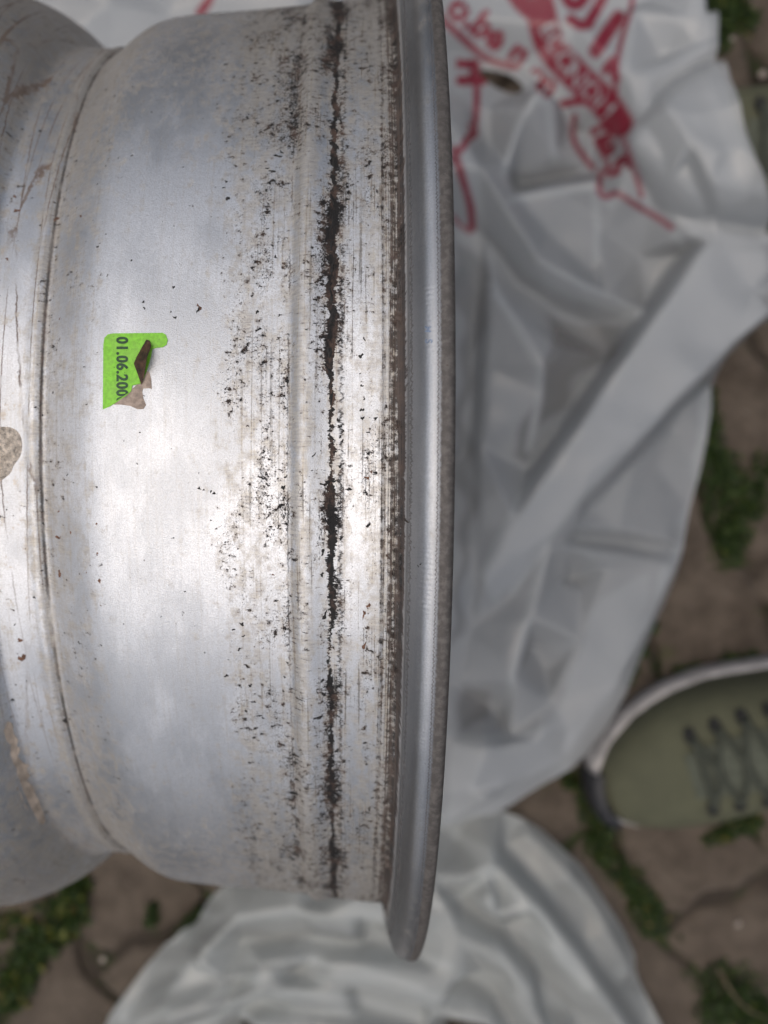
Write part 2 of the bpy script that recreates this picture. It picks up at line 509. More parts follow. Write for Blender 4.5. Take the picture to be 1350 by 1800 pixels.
# ------------------------------------------------------------------ plastic bags
def blur(a, s):
    k = int(3*s)+1
    x = np.arange(-k, k+1); kr = np.exp(-x*x/(2*s*s)); kr /= kr.sum()
    p = np.pad(a, k, mode='edge')
    p = np.apply_along_axis(lambda v: np.convolve(v, kr, 'valid'), 0, p)
    return np.apply_along_axis(lambda v: np.convolve(v, kr, 'valid'), 1, p)
def in_poly(X, Y, poly):
    inside = np.zeros(X.shape, bool)
    n = len(poly)
    for i in range(n):
        x1, y1 = poly[i-1]; x2, y2 = poly[i]
        if y1 == y2: continue
        c = ((y1 > Y) != (y2 > Y)) & (X < (x2-x1)*(Y-y1)/(y2-y1)+x1)
        inside ^= c
    return inside
def closest(X, Y, poly):
    bd = np.full(X.shape, 1e9); bx = X.copy(); by = Y.copy()
    n = len(poly)
    for i in range(n):
        a = np.array(poly[i-1]); b = np.array(poly[i]); d = b-a
        t = np.clip(((X-a[0])*d[0]+(Y-a[1])*d[1])/max(d@d, 1e-12), 0, 1)
        qx, qy = a[0]+t*d[0], a[1]+t*d[1]
        dd = np.hypot(X-qx, Y-qy)
        m = dd < bd
        bd[m] = dd[m]; bx[m] = qx[m]; by[m] = qy[m]
    return bd, bx, by
def seg_d(px, py, pts):
    d = np.full(px.shape, 1e9)
    for (a, b), (c, e) in zip(pts[:-1], pts[1:]):
        dx, dy = c-a, e-b
        t = np.clip(((px-a)*dx+(py-b)*dy)/(dx*dx+dy*dy), 0, 1)
        d = np.minimum(d, np.hypot(px-a-t*dx, py-b-t*dy))
    return d
def round_poly(p, n=2):
    for _ in range(n):
        q = []
        for i in range(len(p)):
            a, b = np.array(p[i]), np.array(p[(i+1) % len(p)])
            q += [tuple(a*.75+b*.25), tuple(a*.25+b*.75)]
        p = q
    return p
def wheel_floor(X, Y):
    """height of the wheel's underside above the paving"""
    r = np.where(X > -.013, .2212, np.where(X < -.193, .2212, .2012))
    r = np.where((X > .003) | (X < -.207), .15, r)
    lo = AX - np.sqrt(np.maximum(r*r - Y*Y, 0))
    lo[np.abs(Y) > r] = 1
    lo[(X > .003) | (X < -.207)] = 1
    return lo
def make_bag(outline, holes, creases, extra, nrand, hrand, seed, step=.0021, ink=None, smooth=1.6, edge_h=5, zoff=0.001, base=None, thin=None, gapr=.017):
    r = random.Random(seed)
    W = lambda p, z=.015: tuple(at(p[0], p[1], z)[:2])
    EH = [(W(p, p[2]/1000), p[2]) for p in outline if len(p) > 2]
    poly = round_poly([W(p, (p[2] if len(p) > 2 else 15)/1000) for p in outline], 1)
    hol = [round_poly([W(p) for p in h], 1) for h in holes]
    P = np.array(poly)
    x0, y0 = P.min(0)-.004; x1, y1 = P.max(0)+.004
    pts, hs, ed = [], [], []
    def add(p, h):
        pts.append(Vector(p)); hs.append(h); return len(pts)-1
    for p in poly:
        d = [(math.hypot(p[0]-q[0], p[1]-q[1]), h) for q, h in EH if math.hypot(p[0]-q[0], p[1]-q[1]) < .022]
        add(p, min(d)[1] if d else edge_h*r.uniform(.5, 1.6))
    for cr in creases:
        last = None
        for x, y, h in cr:
            i = add(W((x, y), h/1000), h)
            if last is not None: ed.append((last, i))
            last = i
    for x, y, h in extra: add(W((x, y)), h)
    fixed = np.array([tuple(p) for p in pts])
    cnt = 0
    for _ in range(nrand*6):
        if cnt >= nrand: break
        p = np.array([r.uniform(x0, x1), r.uniform(y0, y1)])
        if np.min(np.hypot(*(fixed-p).T)) < gapr: continue
        fixed = np.vstack([fixed, p]); add(tuple(p), None); cnt += 1
    for x, y in ((x0-.05,y0-.05),(x1+.05,y0-.05),(x1+.05,y1+.05),(x0-.05,y1+.05)): add((x, y), edge_h)
    # random points: height from fixed neighbours plus jitter
    kn = [i for i, h in enumerate(hs) if h is not None]
    KP = np.array([tuple(pts[i]) for i in kn]); KH = np.array([hs[i] for i in kn])
    for i, h in enumerate(hs):
        if h is None:
            d = np.hypot(*(KP-np.array(pts[i])).T); wgt = 1/(d**2+1e-5)
            hs[i] = max(2.0, (wgt@KH)/wgt.sum() + r.gauss(0, hrand))
    v2, e2, f2, ov, oe, of = delaunay_2d_cdt(pts, ed, [], 0, 1e-6)
    HV = []
    AP = np.array([tuple(p) for p in pts])
    for v, o in zip(v2, ov):
        HV.append(hs[o[0]] if o else hs[int(np.argmin(np.hypot(*(AP-np.array(v)).T)))])
    nx, ny = int((x1-x0)/step)+1, int((y1-y0)/step)+1
    X, Y = np.meshgrid(x0+np.arange(nx)*step, y0+np.arange(ny)*step)
    Hh = np.full(X.shape, float(edge_h))
    for f in f2:
        if len(f) != 3: continue
        (ax, ay), (bx, by), (cx, cy) = [tuple(v2[i]) for i in f]
        ha, hb, hc = [HV[i] for i in f]
        i0 = max(0, int((min(ax,bx,cx)-x0)/step)); i1 = min(nx, int((max(ax,bx,cx)-x0)/step)+2)
        k0 = max(0, int((min(ay,by,cy)-y0)/step)); k1 = min(ny, int((max(ay,by,cy)-y0)/step)+2)
        if i1 <= i0 or k1 <= k0: continue
        sx, sy = X[k0:k1, i0:i1], Y[k0:k1, i0:i1]
        den = (by-cy)*(ax-cx)+(cx-bx)*(ay-cy)
        if abs(den) < 1e-14: continue
        la = ((by-cy)*(sx-cx)+(cx-bx)*(sy-cy))/den
        lb = ((cy-ay)*(sx-cx)+(ax-cx)*(sy-cy))/den
        lc = 1-la-lb
        m = (la > -1e-6) & (lb > -1e-6) & (lc > -1e-6)
        Hh[k0:k1, i0:i1][m] = (la*ha+lb*hb+lc*hc)[m]
    Hh = .85*blur(Hh, smooth*.6) + .15*blur(Hh, smooth*2.2)
    Z = Hh/1000*(1+.85*np.clip((.045-Hh/1000)/.02, 0, 1))
    # soft wrinkles
    wn = np.zeros_like(Z)
    for (fx, fy, ph, am, a) in [(r.uniform(60,150), r.uniform(10,40), r.uniform(0,6), r.uniform(.0003,.0007), r.uniform(0,3.14)) for _ in range(10)]:
        u = X*math.cos(a)+Y*math.sin(a); v_ = -X*math.sin(a)+Y*math.cos(a)
        wn += am*np.sin(u*fx + 1.5*np.sin(v_*fy+ph))*(.5+.5*np.sin(v_*fy*.6+u*12+ph))
    Z = Z + wn
    if base is not None:
        dz = base(X, Y); Z = np.maximum(Z, blur(dz, 3.0) + .003*(dz > .01) + np.clip((Hh - blur(Hh, 9.0))/1000*.9, -.0025, .008)*(dz > .01))
    lo = wheel_floor(X, Y) - .0016
    Z = np.minimum(Z, np.maximum(lo, .0012))
    Z = np.maximum(Z, .0012) + zoff - .001
    ins = in_poly(X, Y, poly)
    for h in hol: ins &= ~in_poly(X, Y, h)
    allp = [poly]+hol
    VX, VY = X.copy(), Y.copy()
    cell = ins[:-1,:-1] | ins[1:,:-1] | ins[:-1,1:] | ins[1:,1:]
    used = np.zeros_like(ins)
    for a in (0,1):
        for b in (0,1):
            used[a:ny-1+a, b:nx-1+b] |= cell
    mv = used & ~ins
    best = np.full(mv.sum(), 1e9); ox, oy = VX[mv].copy(), VY[mv].copy(); sx, sy = ox.copy(), oy.copy()
    for pl in allp:
        d, qx, qy = closest(sx, sy, pl)
        m = d < best
        best[m] = d[m]; ox[m] = qx[m]; oy[m] = qy[m]
    VX[mv], VY[mv] = ox, oy
    idx = -np.ones(X.shape, int); idx[used] = np.arange(used.sum())
    V = np.stack([VX[used], VY[used], Z[used]], 1)
    kk = np.argwhere(cell)
    F = [(idx[a,b], idx[a,b+1], idx[a+1,b+1], idx[a+1,b]) for a, b in kk]
    me = mesh('film', V, F)
    a = me.attributes.new('ink', 'FLOAT', 'POINT')
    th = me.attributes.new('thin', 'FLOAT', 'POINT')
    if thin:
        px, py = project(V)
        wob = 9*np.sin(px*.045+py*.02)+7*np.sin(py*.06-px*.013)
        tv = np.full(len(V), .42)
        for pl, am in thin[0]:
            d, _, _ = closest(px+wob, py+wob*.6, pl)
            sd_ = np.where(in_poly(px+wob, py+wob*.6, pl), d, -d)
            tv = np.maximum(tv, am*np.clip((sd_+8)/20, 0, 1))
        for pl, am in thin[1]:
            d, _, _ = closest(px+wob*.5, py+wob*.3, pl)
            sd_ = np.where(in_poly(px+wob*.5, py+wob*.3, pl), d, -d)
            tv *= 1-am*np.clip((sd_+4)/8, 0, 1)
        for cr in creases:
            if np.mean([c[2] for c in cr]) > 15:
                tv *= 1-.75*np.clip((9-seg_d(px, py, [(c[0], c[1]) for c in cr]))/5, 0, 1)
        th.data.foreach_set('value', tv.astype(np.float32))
    if ink is not None:
        px, py = project(V)
        a.data.foreach_set('value', ink(px, py).astype(np.float32))
    return me

# --- printed lettering on the bag (flat print), laid out along the film
def glyph_tris(text, bold=.02):
    cu = bpy.data.curves.new('tmp', 'FONT'); cu.body = text; cu.size = 1; cu.offset = bold
    cu.resolution_u = 4
    ob = bpy.data.objects.new('tmp', cu); COL.objects.link(ob)
    dg = bpy.context.evaluated_depsgraph_get()
    me = bpy.data.meshes.new_from_object(ob.evaluated_get(dg))
    me.calc_loop_triangles()
    co = np.array([v.co[:2] for v in me.vertices]) if len(me.vertices) else np.zeros((0,2))
    tr = np.array([t.vertices[:] for t in me.loop_triangles]) if len(me.loop_triangles) else np.zeros((0,3), int)
    bpy.data.objects.remove(ob); bpy.data.curves.remove(cu); bpy.data.meshes.remove(me)
    return co, tr
def spline(pts, n=8):
    P = [np.array(p, float) for p in pts]; P = [2*P[0]-P[1]]+P+[2*P[-1]-P[-2]]
    out = []
    for i in range(1, len(P)-2):
        for k in range(n):
            t = k/n
            out.append(tuple(.5*((2*P[i])+(-P[i-1]+P[i+1])*t+(2*P[i-1]-5*P[i]+4*P[i+1]-P[i+2])*t*t+(-P[i-1]+3*P[i]-3*P[i+1]+P[i+2])*t**3)))
    out.append(tuple(P[-2]))
    return out
def print_ink(px, py):
    v = np.zeros(px.shape)
    near = (px > 250) & (px < 1350) & (py < 520)
    X, Y = px[near], py[near]
    q = np.zeros(X.shape)
    def stroke(pts, wd):
        nonlocal q
        q = np.maximum(q, np.clip((wd/2 + 2 - seg_d(X, Y, spline(pts)))/4, 0, 1))
    def text(s, x, y, size, a, sgn=1, bold=.02, shear=0):
        nonlocal q
        co, tr = glyph_tris(s, bold)
        if not len(tr): return
        ca, sa = math.cos(math.radians(a)), math.sin(math.radians(a))
        lx = ((X-x)*ca + (Y-y)*sa)/size; ly = (-(X-x)*-sa*-1*0 + ((X-x)*sa - (Y-y)*ca))/size
        lx = lx - shear*ly
        mk = np.zeros(X.shape, bool)
        for t in tr:
            (ax, ay), (bx, by), (cx, cy) = co[t]
            den = (by-cy)*(ax-cx)+(cx-bx)*(ay-cy)
            if abs(den) < 1e-12: continue
            la = ((by-cy)*(lx-cx)+(cx-bx)*(ly-cy))/den; lb = ((cy-ay)*(lx-cx)+(ax-cx)*(ly-cy))/den
            mk |= (la >= 0) & (lb >= 0) & (la+lb <= 1)
        if sgn > 0: q = np.maximum(q, mk*1.0)
        else: q = np.where(mk, 0.0, q)
    # frame line and lettering of the web address
    stroke([(770,28),(800,55),(848,98),(880,112),(905,118)], 13)
    text('o.be', 782, 20, 66, 38, 1, .045); text('n', 890, 100, 62, 36, 1, .045); text('en', 922, 136, 58, 40, 1, .05)
    # vertical panel near the flange
    stroke([(836,112),(838,170),(832,225),(806,268),(795,280)], 12)
    text('ri', 806, 104, 74, 90, 1, .07)
    stroke([(797,262),(812,310),(826,360),(830,402)], 13)
    stroke([(795,380),(812,398),(826,408)], 7)
    # red field with reversed lettering
    stroke([(1087,30),(1066,60),(1047,90)], 25)
    stroke([(1070,-24),(1050,14),(1034,40)], 19)
    stroke([(1036,42),(1020,44),(1003,34)], 19)
    stroke([(985,-24),(1000,4),(1016,8),(1032,-10)], 20)
    band = [(930,-60),(948,10),(968,80),(1010,130),(1062,180),(1086,215)]
    stroke(band, 54)
    stroke([(900,-30),(925,5),(955,25)], 44)
    stroke([(1112,-40),(1110,10),(1098,50),(1086,100),(1082,160),(1088,215),(1102,262),(1118,310),(1128,345)], 9)
    stroke([(1064,124),(1078,106),(1082,140)], 16)
    stroke([(990,182),(1030,178),(1065,190)], 15)
    # small panel lower down
    stroke([(1010,205),(1008,245),(1030,280),(1042,295)], 10)
    text('na', 1036, 226, 66, 66, 1, .045); text('S', 1060, 290, 64, 60, 1, .045)
    stroke([(1056,302),(1054,335),(1066,346),(1085,340),(1120,362),(1158,384),(1180,400)], 10)
    text('ECO', 944, 50, 46, 60, -1, .0); text('NOM', 990, 130, 46, 47, -1, .0)
    stroke([(372,-12),(366,2),(352,22)], 17)
    text('e', 806, 218, 66, 84, 1, .05)
    v[near] = q*.96
    return v

bagA_out = [(1232,-260),(1233,0),(1243,65,28),(1262,130,52),(1290,215,66),(1322,325,66),(1352,420,44),(1366,500,24),(1352,552),(1256,655),(1251,740),(1226,860),(1196,1000),
            (1165,1085),(1118,1185),(1052,1312),(988,1366),(880,1432),(790,1456),(700,1470),(600,1300),(450,1000),(250,640),(60,330),(-60,120),(-150,-80),(-120,-260),(400,-300),(900,-300)]
bagA_hole = [[(838,112),(872,116),(905,126),(926,148),(912,162),(882,152),(856,132)]]
bagA_cr = [
    # flattened strip folded over the middle
    [(1330,430,30),(1240,430,31),(1213,456,31),(1150,545,29),(1080,640,28),(1010,740,26),(940,842,24),(895,915,20),(850,1010,15)],
    [(1188,452,11),(1130,540,7),(1062,630,6),(990,735,6),(924,830,8)],
    [(1345,548,28),(1270,612,26),(1190,690,25),(1100,788,24),(1010,880,22),(955,955,17),(900,1040,12)],
    [(1248,668,9),(1195,715,9),(1110,808,11),(1025,895,13),(985,950,15)],
    # pale ridge running from the print down to the right
    [(805,250,20),(838,310,24),(880,380,26),(935,466,25),(1000,500,22),(1060,525,18),(1125,552,13)],
    [(850,420,8),(905,500,7),(960,540,5),(1040,570,6)],
    [(865,500,14),(905,570,19),(950,648,22),(948,700,17),(930,790,12)],
    [(858,520,16),(850,640,15),(842,780,13),(836,945,12),(830,1100,11)],
    [(838,520,5),(832,640,4),(825,780,4)],
    # pouch under the lettering
    [(898,352,18),(970,340,19),(1042,330,22),(1075,360,20)],
    [(905,330,4),(970,318,4),(1030,308,6)],
    [(885,305,17),(912,218,22),(938,172,24),(965,185,22),(975,280,14)],
    [(985,200,5),(1000,230,4),(1040,250,5)],
    [(825,96,6),(872,104,5),(912,116,5),(940,146,6)],
    [(835,122,4),(868,148,4),(900,168,4),(925,172,6)],
    [(1045,340,22),(1050,400,14),(1048,460,12)],
    # right lobe
    [(1232,-100,8),(1220,60,30)],
    [(1100,40,22),(1088,150,26),(1100,250,22),(1140,360,20),(1200,430,24)],
        [(1172,345,20),(1235,420,26),(1300,520,24),(1345,560,16)],
    [(1150,120,18),(1190,60,26),(1205,-20,24)],
    [(1228,130,50),(1262,200,66),(1290,270,68),(1312,350,60),(1335,430,40)],
    [(1130,150,34),(1160,210,52),(1200,260,60),(1225,330,54),(1255,400,42)],
    [(1175,150,44),(1225,210,64),(1250,280,66)],
    # lower part
    [(1000,943,9),(1080,952,7),(1168,966,6)],
    [(1005,925,17),(1080,930,15),(1165,946,11)],
    [(1000,962,16),(1080,972,15),(1160,986,11)],
    [(980,1020,9),(998,1018,3),(1015,1030,9)],
    [(1180,1000,10),(1140,1080,12),(1080,1190,13),(1010,1290,12)],
    [(960,960,18),(930,1080,17),(900,1190,16),(890,1290,12)],
    [(790,1292,14),(850,1300,20),(940,1290,16),(990,1270,12)],
    [(800,1200,5),(850,1230,4),(880,1260,4)],
    [(800,1430,10),(880,1380,13),(985,1330,10)],
    [(820,1380,17),(850,1395,20),(880,1370,15)],
    [(1060,1000,12),(1010,1120,15),(960,1230,11)],
    [(930,1130,6),(960,1180,6)],
]
bagA_ex = [(1000,580,5),(1040,480,10),(1100,700,27),(1020,820,26),(1180,560,30),(860,250,6),(860,190,8),(820,180,9),(1130,20,16),(1060,50,14),(1000,60,16),
           (1120,450,10),(1060,420,12),(960,420,14),(1150,820,8),(1180,760,6),(300,40,16),(200,20,14),(130,60,9),(500,-20,24),(620,-60,20),(100,-40,22),(250,-40,8),(380,-60,26)]
SHOE2 = (1122, 272)
def shoe_drape(X, Y):
    """height of the far shoe's toe, over which the bag is draped"""
    t = at(*SHOE2, .022)
    lx, ly = X-t[0], Y-t[1]
    hw = np.interp(lx, [-.026,-.016,0,.012,.03,.070,.105,.3], [0,.016,.036,.050,.060,.064,.064,.064])
    tp = np.interp(lx, [-.026,-.016,0,.025,.045,.075,.105,.135], [.03,.052,.058,.064,.068,.075,.085,.095])
    k = np.where(hw > 0, np.abs(ly)/np.maximum(hw, 1e-4), 9)
    return np.where(k < 1, tp*np.sqrt(np.clip(1-k**4, 0, 1)), 0)
# where a single layer of film lies over the paving
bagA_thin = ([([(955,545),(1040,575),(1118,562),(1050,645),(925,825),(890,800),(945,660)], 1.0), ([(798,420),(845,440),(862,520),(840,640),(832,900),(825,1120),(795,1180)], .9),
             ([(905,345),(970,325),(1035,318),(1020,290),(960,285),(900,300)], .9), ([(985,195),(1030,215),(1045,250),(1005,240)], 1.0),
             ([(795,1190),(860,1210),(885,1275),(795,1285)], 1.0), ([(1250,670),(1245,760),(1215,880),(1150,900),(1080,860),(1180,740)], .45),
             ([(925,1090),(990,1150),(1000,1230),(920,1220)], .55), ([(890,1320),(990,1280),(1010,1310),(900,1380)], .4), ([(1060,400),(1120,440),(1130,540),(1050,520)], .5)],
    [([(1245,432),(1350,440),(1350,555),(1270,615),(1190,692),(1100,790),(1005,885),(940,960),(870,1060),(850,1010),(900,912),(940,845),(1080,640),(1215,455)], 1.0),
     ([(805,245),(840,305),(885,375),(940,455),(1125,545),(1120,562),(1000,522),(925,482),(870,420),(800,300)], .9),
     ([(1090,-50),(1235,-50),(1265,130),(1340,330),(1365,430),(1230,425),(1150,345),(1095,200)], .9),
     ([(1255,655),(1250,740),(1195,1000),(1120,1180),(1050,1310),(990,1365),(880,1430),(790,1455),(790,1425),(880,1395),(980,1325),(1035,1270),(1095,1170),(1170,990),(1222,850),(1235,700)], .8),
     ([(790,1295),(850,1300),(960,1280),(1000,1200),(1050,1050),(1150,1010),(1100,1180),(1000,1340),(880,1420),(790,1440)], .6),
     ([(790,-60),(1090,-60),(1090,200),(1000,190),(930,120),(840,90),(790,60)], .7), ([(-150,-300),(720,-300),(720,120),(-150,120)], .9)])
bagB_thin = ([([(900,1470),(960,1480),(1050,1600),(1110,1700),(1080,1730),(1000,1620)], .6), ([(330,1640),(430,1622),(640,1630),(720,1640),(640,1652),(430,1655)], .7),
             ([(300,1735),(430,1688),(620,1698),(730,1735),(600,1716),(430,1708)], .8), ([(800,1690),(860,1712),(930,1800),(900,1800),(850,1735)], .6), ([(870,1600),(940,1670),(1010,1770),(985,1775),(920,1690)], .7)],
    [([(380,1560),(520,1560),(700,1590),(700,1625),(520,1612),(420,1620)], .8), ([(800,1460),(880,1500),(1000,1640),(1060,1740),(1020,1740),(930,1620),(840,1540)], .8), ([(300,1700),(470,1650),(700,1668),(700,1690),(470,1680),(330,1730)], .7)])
bagA = empty('plastic_bag', tuple(at(1000,700,0)))
bagA.location.z = 0
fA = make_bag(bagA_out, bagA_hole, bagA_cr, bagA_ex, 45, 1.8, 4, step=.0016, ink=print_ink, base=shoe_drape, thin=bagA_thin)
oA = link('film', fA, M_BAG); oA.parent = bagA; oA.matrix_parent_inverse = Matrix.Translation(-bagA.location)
tag(bagA, 'white plastic shopping bag with red print, spread beside the wheel flange', 'plastic bag', 'plastic bags under the wheel')
oA['label'] = 'crumpled white film with red lettering'

bagB_out = [(870,1424),(935,1450),(1010,1508),(1062,1580),(1118,1672),(1122,1722),(1148,1775),(1190,1850),(1200,1960),(900,2000),(500,2000),(240,1930),(175,1830),
            (192,1785),(240,1722),(308,1645),(345,1632),(356,1600),(392,1555),(470,1490),(600,1430),(740,1400)]
bagB_cr = [
    [(330,1650,9),(420,1590,24),(520,1572,24),(600,1594,36),(700,1600,30),(790,1585,28),(870,1540,18)],
    [(262,1730,8),(340,1672,18),(430,1640,14),(540,1628,16),(640,1640,16),(720,1650,17)],
    [(312,1646,6),(352,1662,26),(400,1700,24),(455,1688,27)],
    [(470,1668,30),(560,1655,22),(640,1672,32),(700,1664,24),(790,1700,30)],
    [(215,1790,8),(290,1740,22),(400,1700,20),(430,1690,15),(520,1688,17),(620,1700,20),(740,1735,18)],
    [(250,1800,14),(330,1752,30),(400,1742,24),(480,1712,34),(560,1728,36)],
    [(590,1712,30),(690,1722,36),(760,1752,28),(850,1770,30),(900,1830,20)],
    [(300,1830,12),(420,1765,20),(520,1745,22),(640,1760,20),(740,1790,18)],
    [(360,1850,26),(480,1790,34),(600,1780,36),(700,1800,34),(770,1840,28)],
    # sweeping folds on the right
    [(800,1470,8),(860,1500,22),(930,1570,30),(990,1650,32),(1050,1730,28),(1100,1800,22),(1130,1880,16)],
    [(880,1480,8),(950,1550,12),(1020,1640,14),(1080,1720,13),(1130,1800,8)],
    [(930,1460,10),(1000,1530,16),(1060,1620,16),(1105,1700,12)],
    [(800,1560,14),(880,1610,14),(940,1680,15),(1000,1760,14),(1040,1830,12)],
    [(800,1620,28),(870,1660,32),(920,1730,32),(970,1810,28)],
    [(800,1690,14),(860,1720,15),(900,1790,14),(930,1860,10)],
    [(850,1520,20),(858,1560,30),(865,1590,26)],
]
bagB_ex = [(440,1778,4),(455,1790,5),(425,1800,5),(820,1792,3),(850,1800,3),(790,1805,4)]
bagB = empty('plastic_bag', tuple(at(700,1700,0))); bagB.location.z = 0
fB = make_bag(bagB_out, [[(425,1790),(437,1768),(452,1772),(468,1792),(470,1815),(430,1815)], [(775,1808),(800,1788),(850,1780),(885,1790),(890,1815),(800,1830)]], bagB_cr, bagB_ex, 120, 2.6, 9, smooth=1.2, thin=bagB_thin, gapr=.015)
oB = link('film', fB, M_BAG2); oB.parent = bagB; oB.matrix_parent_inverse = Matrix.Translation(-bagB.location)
tag(bagB, 'plain greyish white plastic bag gathered in long folds below the wheel', 'plastic bag', 'plastic bags under the wheel')

# ------------------------------------------------------------------ the wheel
# outer profile, from the far flange to the near one: (axial mm, radius mm)
PROF = [(-203.6,214),(-203.4,217.5),(-202.5,219.8),(-201,220.5),(-199,220.2),(-196.5,218),(-194,214),(-192.2,208),(-191.2,202.5),(-189,200.4),(-178,199.6),
        (-165.5,198.6),(-163.8,199.2),(-162.2,198.8),(-160,198.2),(-153,196.0),(-146,192.6),(-140,188.4),(-135.5,184.0),(-133,180.8),(-131.5,179.7),(-129,179.4),(-124,179.25),(-121.2,179.15),
        (-120.3,179.25),(-119.5,179.55),(-118.5,179.85),(-117.5,179.75),(-116.7,179.3),(-116.0,179.0),(-115.2,179.0),(-114.2,179.4),(-112,181.0),(-106,185.5),(-101,188.4),
        (-97,189.9),(-93,190.8),(-84,192.0),(-72,193.0),(-60,194.1),(-50,195.2),(-45,195.75),(-43.4,195.95),(-42.6,196.2),(-41.6,197.0),
        (-40.4,198.0),(-39,198.5),(-37.6,198.45),(-36,198.15),(-34,197.75),(-32.4,197.5),(-31.6,197.42),(-30.6,197.6),(-29.2,197.95),(-27,198.2),(-22,198.75),(-18,199.2),
        (-17.15,199.28),(-16.95,199.05),(-16.7,199.05),(-16.5,199.35),(-15.7,199.45),(-15.45,199.25),(-15.2,199.5),(-14.9,199.3),(-14.6,199.55),(-14.2,199.2),(-13.7,199.15),(-13.1,199.6),
        (-12.6,199.95),(-12.2,200.6),(-11.7,202.0),(-11.3,204.2),(-11.0,207.0),(-10.5,210.0),(-9.6,213.4),(-8.5,216.4),(-7.5,218.0),(-6.4,218.95),(-5.2,219.5),(-4.4,219.72),(-4.15,219.76),(-3.9,219.8),
        (-3.0,220.25),(-1.8,220.5),(-0.9,220.35),(-0.2,219.8),(.25,218.8),(.35,217),(.3,214),(.2,209),(-.4,206)]
PS = np.array([p[0] for p in PROF])/1000; PR = np.array([p[1] for p in PROF])/1000
def rad(s):
    """outer radius at axial position s (m)"""
    k = slice(0, -5)
    return np.interp(s, PS[k], PR[k])
def resample(P, step=.45):
    P = np.array(P, float)
    # Catmull-Rom through the points, then even steps
    Q = np.vstack([2*P[0]-P[1], P, 2*P[-1]-P[-2]]); out = []
    for i in range(1, len(Q)-2):
        L = np.linalg.norm(Q[i+1]-Q[i]); n = max(1, int(L/step))
        t1 = (Q[i+1]-Q[i-1]); t2 = (Q[i+2]-Q[i])
        l0, l1, l2 = np.linalg.norm(Q[i]-Q[i-1])+1e-9, L+1e-9, np.linalg.norm(Q[i+2]-Q[i+1])+1e-9
        t1 = t1/(l0+l1)*l1; t2 = t2/(l1+l2)*l1
        for k in range(n):
            t = k/n
            out.append((2*t**3-3*t*t+1)*Q[i]+(t**3-2*t*t+t)*t1+(-2*t**3+3*t*t)*Q[i+1]+(t**3-t*t)*t2)
    out.append(Q[-2])
    return np.array(out)
def make_rim():
    o = resample(PROF, .55)
    inner = resample([(-.4,206),(-3,202.5),(-8,197.5),(-14,194.2),(-30,192),(-42,190),(-60,188),(-84,186),(-97,184),(-106,179.5),(-113,175),(-118,173),
                      (-131,173.4),(-138,177),(-158,190),(-175,193.5),(-190,196),(-199,203),(-202.5,210),(-203.6,214)], 2.5)
    prof = np.vstack([o, inner[1:]])/1000
    N = 512
    th = np.arange(N)/N*2*math.pi - math.pi
    n = len(prof)
    V = np.zeros((n, N, 3))
    V[:,:,0] = prof[:,0:1]
    V[:,:,1] = prof[:,1:2]*np.sin(th)
    V[:,:,2] = prof[:,1:2]*np.cos(th) + AX
    # a worn rim is never perfectly true
    dent = .00001*np.sin(th*7+1)+.00001*np.sin(th*13+2)
    V[:,:,1] += dent*np.sin(th); V[:,:,2] += dent*np.cos(th)
    V = V.reshape(-1, 3)
    F = []; mi = []; UV = []
    uu = np.append(th, math.pi)*200
    no = len(o)
    for i in range(n-1):
        for k in range(N):
            k2 = (k+1) % N
            F.append((i*N+k, i*N+k2, (i+1)*N+k2, (i+1)*N+k))
            UV += [(uu[k], prof[i,0]*1000), (uu[k+1], prof[i,0]*1000), (uu[k+1], prof[i+1,0]*1000), (uu[k], prof[i+1,0]*1000)]
            mi.append(0 if i < no-1 else 1)
    me = mesh('rim', V, F)
    uvl = me.uv_layers.new(name='UVMap')
    uvl.data.foreach_set('uv', np.array(UV, dtype=np.float32).ravel())
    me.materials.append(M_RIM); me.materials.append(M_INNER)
    me.polygons.foreach_set('material_index', mi)
    return me
wheel = empty('alloy_wheel', (-.10, 0, .004))
tag(wheel, 'bare silver alloy wheel rim, dirty with old rubber, standing on plastic bags', 'wheel')
def wpart(name, me, mat=None, parent=None):
    o = link(name, me, mat)
    o.parent = parent or wheel
    if parent is None: o.matrix_parent_inverse = Matrix.Translation(-wheel.location)
    return o
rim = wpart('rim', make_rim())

def spoke_mesh(a):
    """one tapered spoke from the hub to the rim, on the far face"""
    V, F = [], []
    R0, R1 = .055, .1925
    for i in range(9):
        t = i/8; r = R0+(R1-R0)*t
        hw = .026-.008*math.sin(t*math.pi)+.010*t*t
        x = -.170 - .012*math.sin(t*2.2)
        th = .020-.004*t
        for q in range(8):
            b = q/8*2*math.pi
            dx = math.copysign(abs(math.cos(b))**.6, math.cos(b))*th*.5
            dy = math.copysign(abs(math.sin(b))**.6, math.sin(b))*hw
            V.append((x+dx, dy*math.cos(a)+r*math.sin(a), AX-dy*math.sin(a)+r*math.cos(a)))
    for i in range(8):
        for q in range(8):
            F.append((i*8+q, i*8+(q+1) % 8, (i+1)*8+(q+1) % 8, (i+1)*8+q))
    return mesh('spoke', V, F)
for k in range(5):
    wpart('spoke', spoke_mesh(k*2*math.pi/5+.3), M_INNER)
def hub_mesh():
    pr = [(-.192,.012),(-.192,.026),(-.188,.030),(-.184,.060),(-.178,.066),(-.162,.066),(-.158,.060),(-.158,.034),(-.162,.0335),(-.185,.0335),(-.186,.012),(-.192,.012)]
    N = 64; V, F = [], []
    for s, r in pr:
        for k in range(N):
            a = k/N*2*math.pi
            V.append((s, r*math.sin(a), AX+r*math.cos(a)))
    for i in range(len(pr)-1):
        for k in range(N):
            F.append((i*N+k, i*N+(k+1) % N, (i+1)*N+(k+1) % N, (i+1)*N+k))
    return mesh('hub', V, F)
wpart('hub', hub_mesh(), M_INNER)

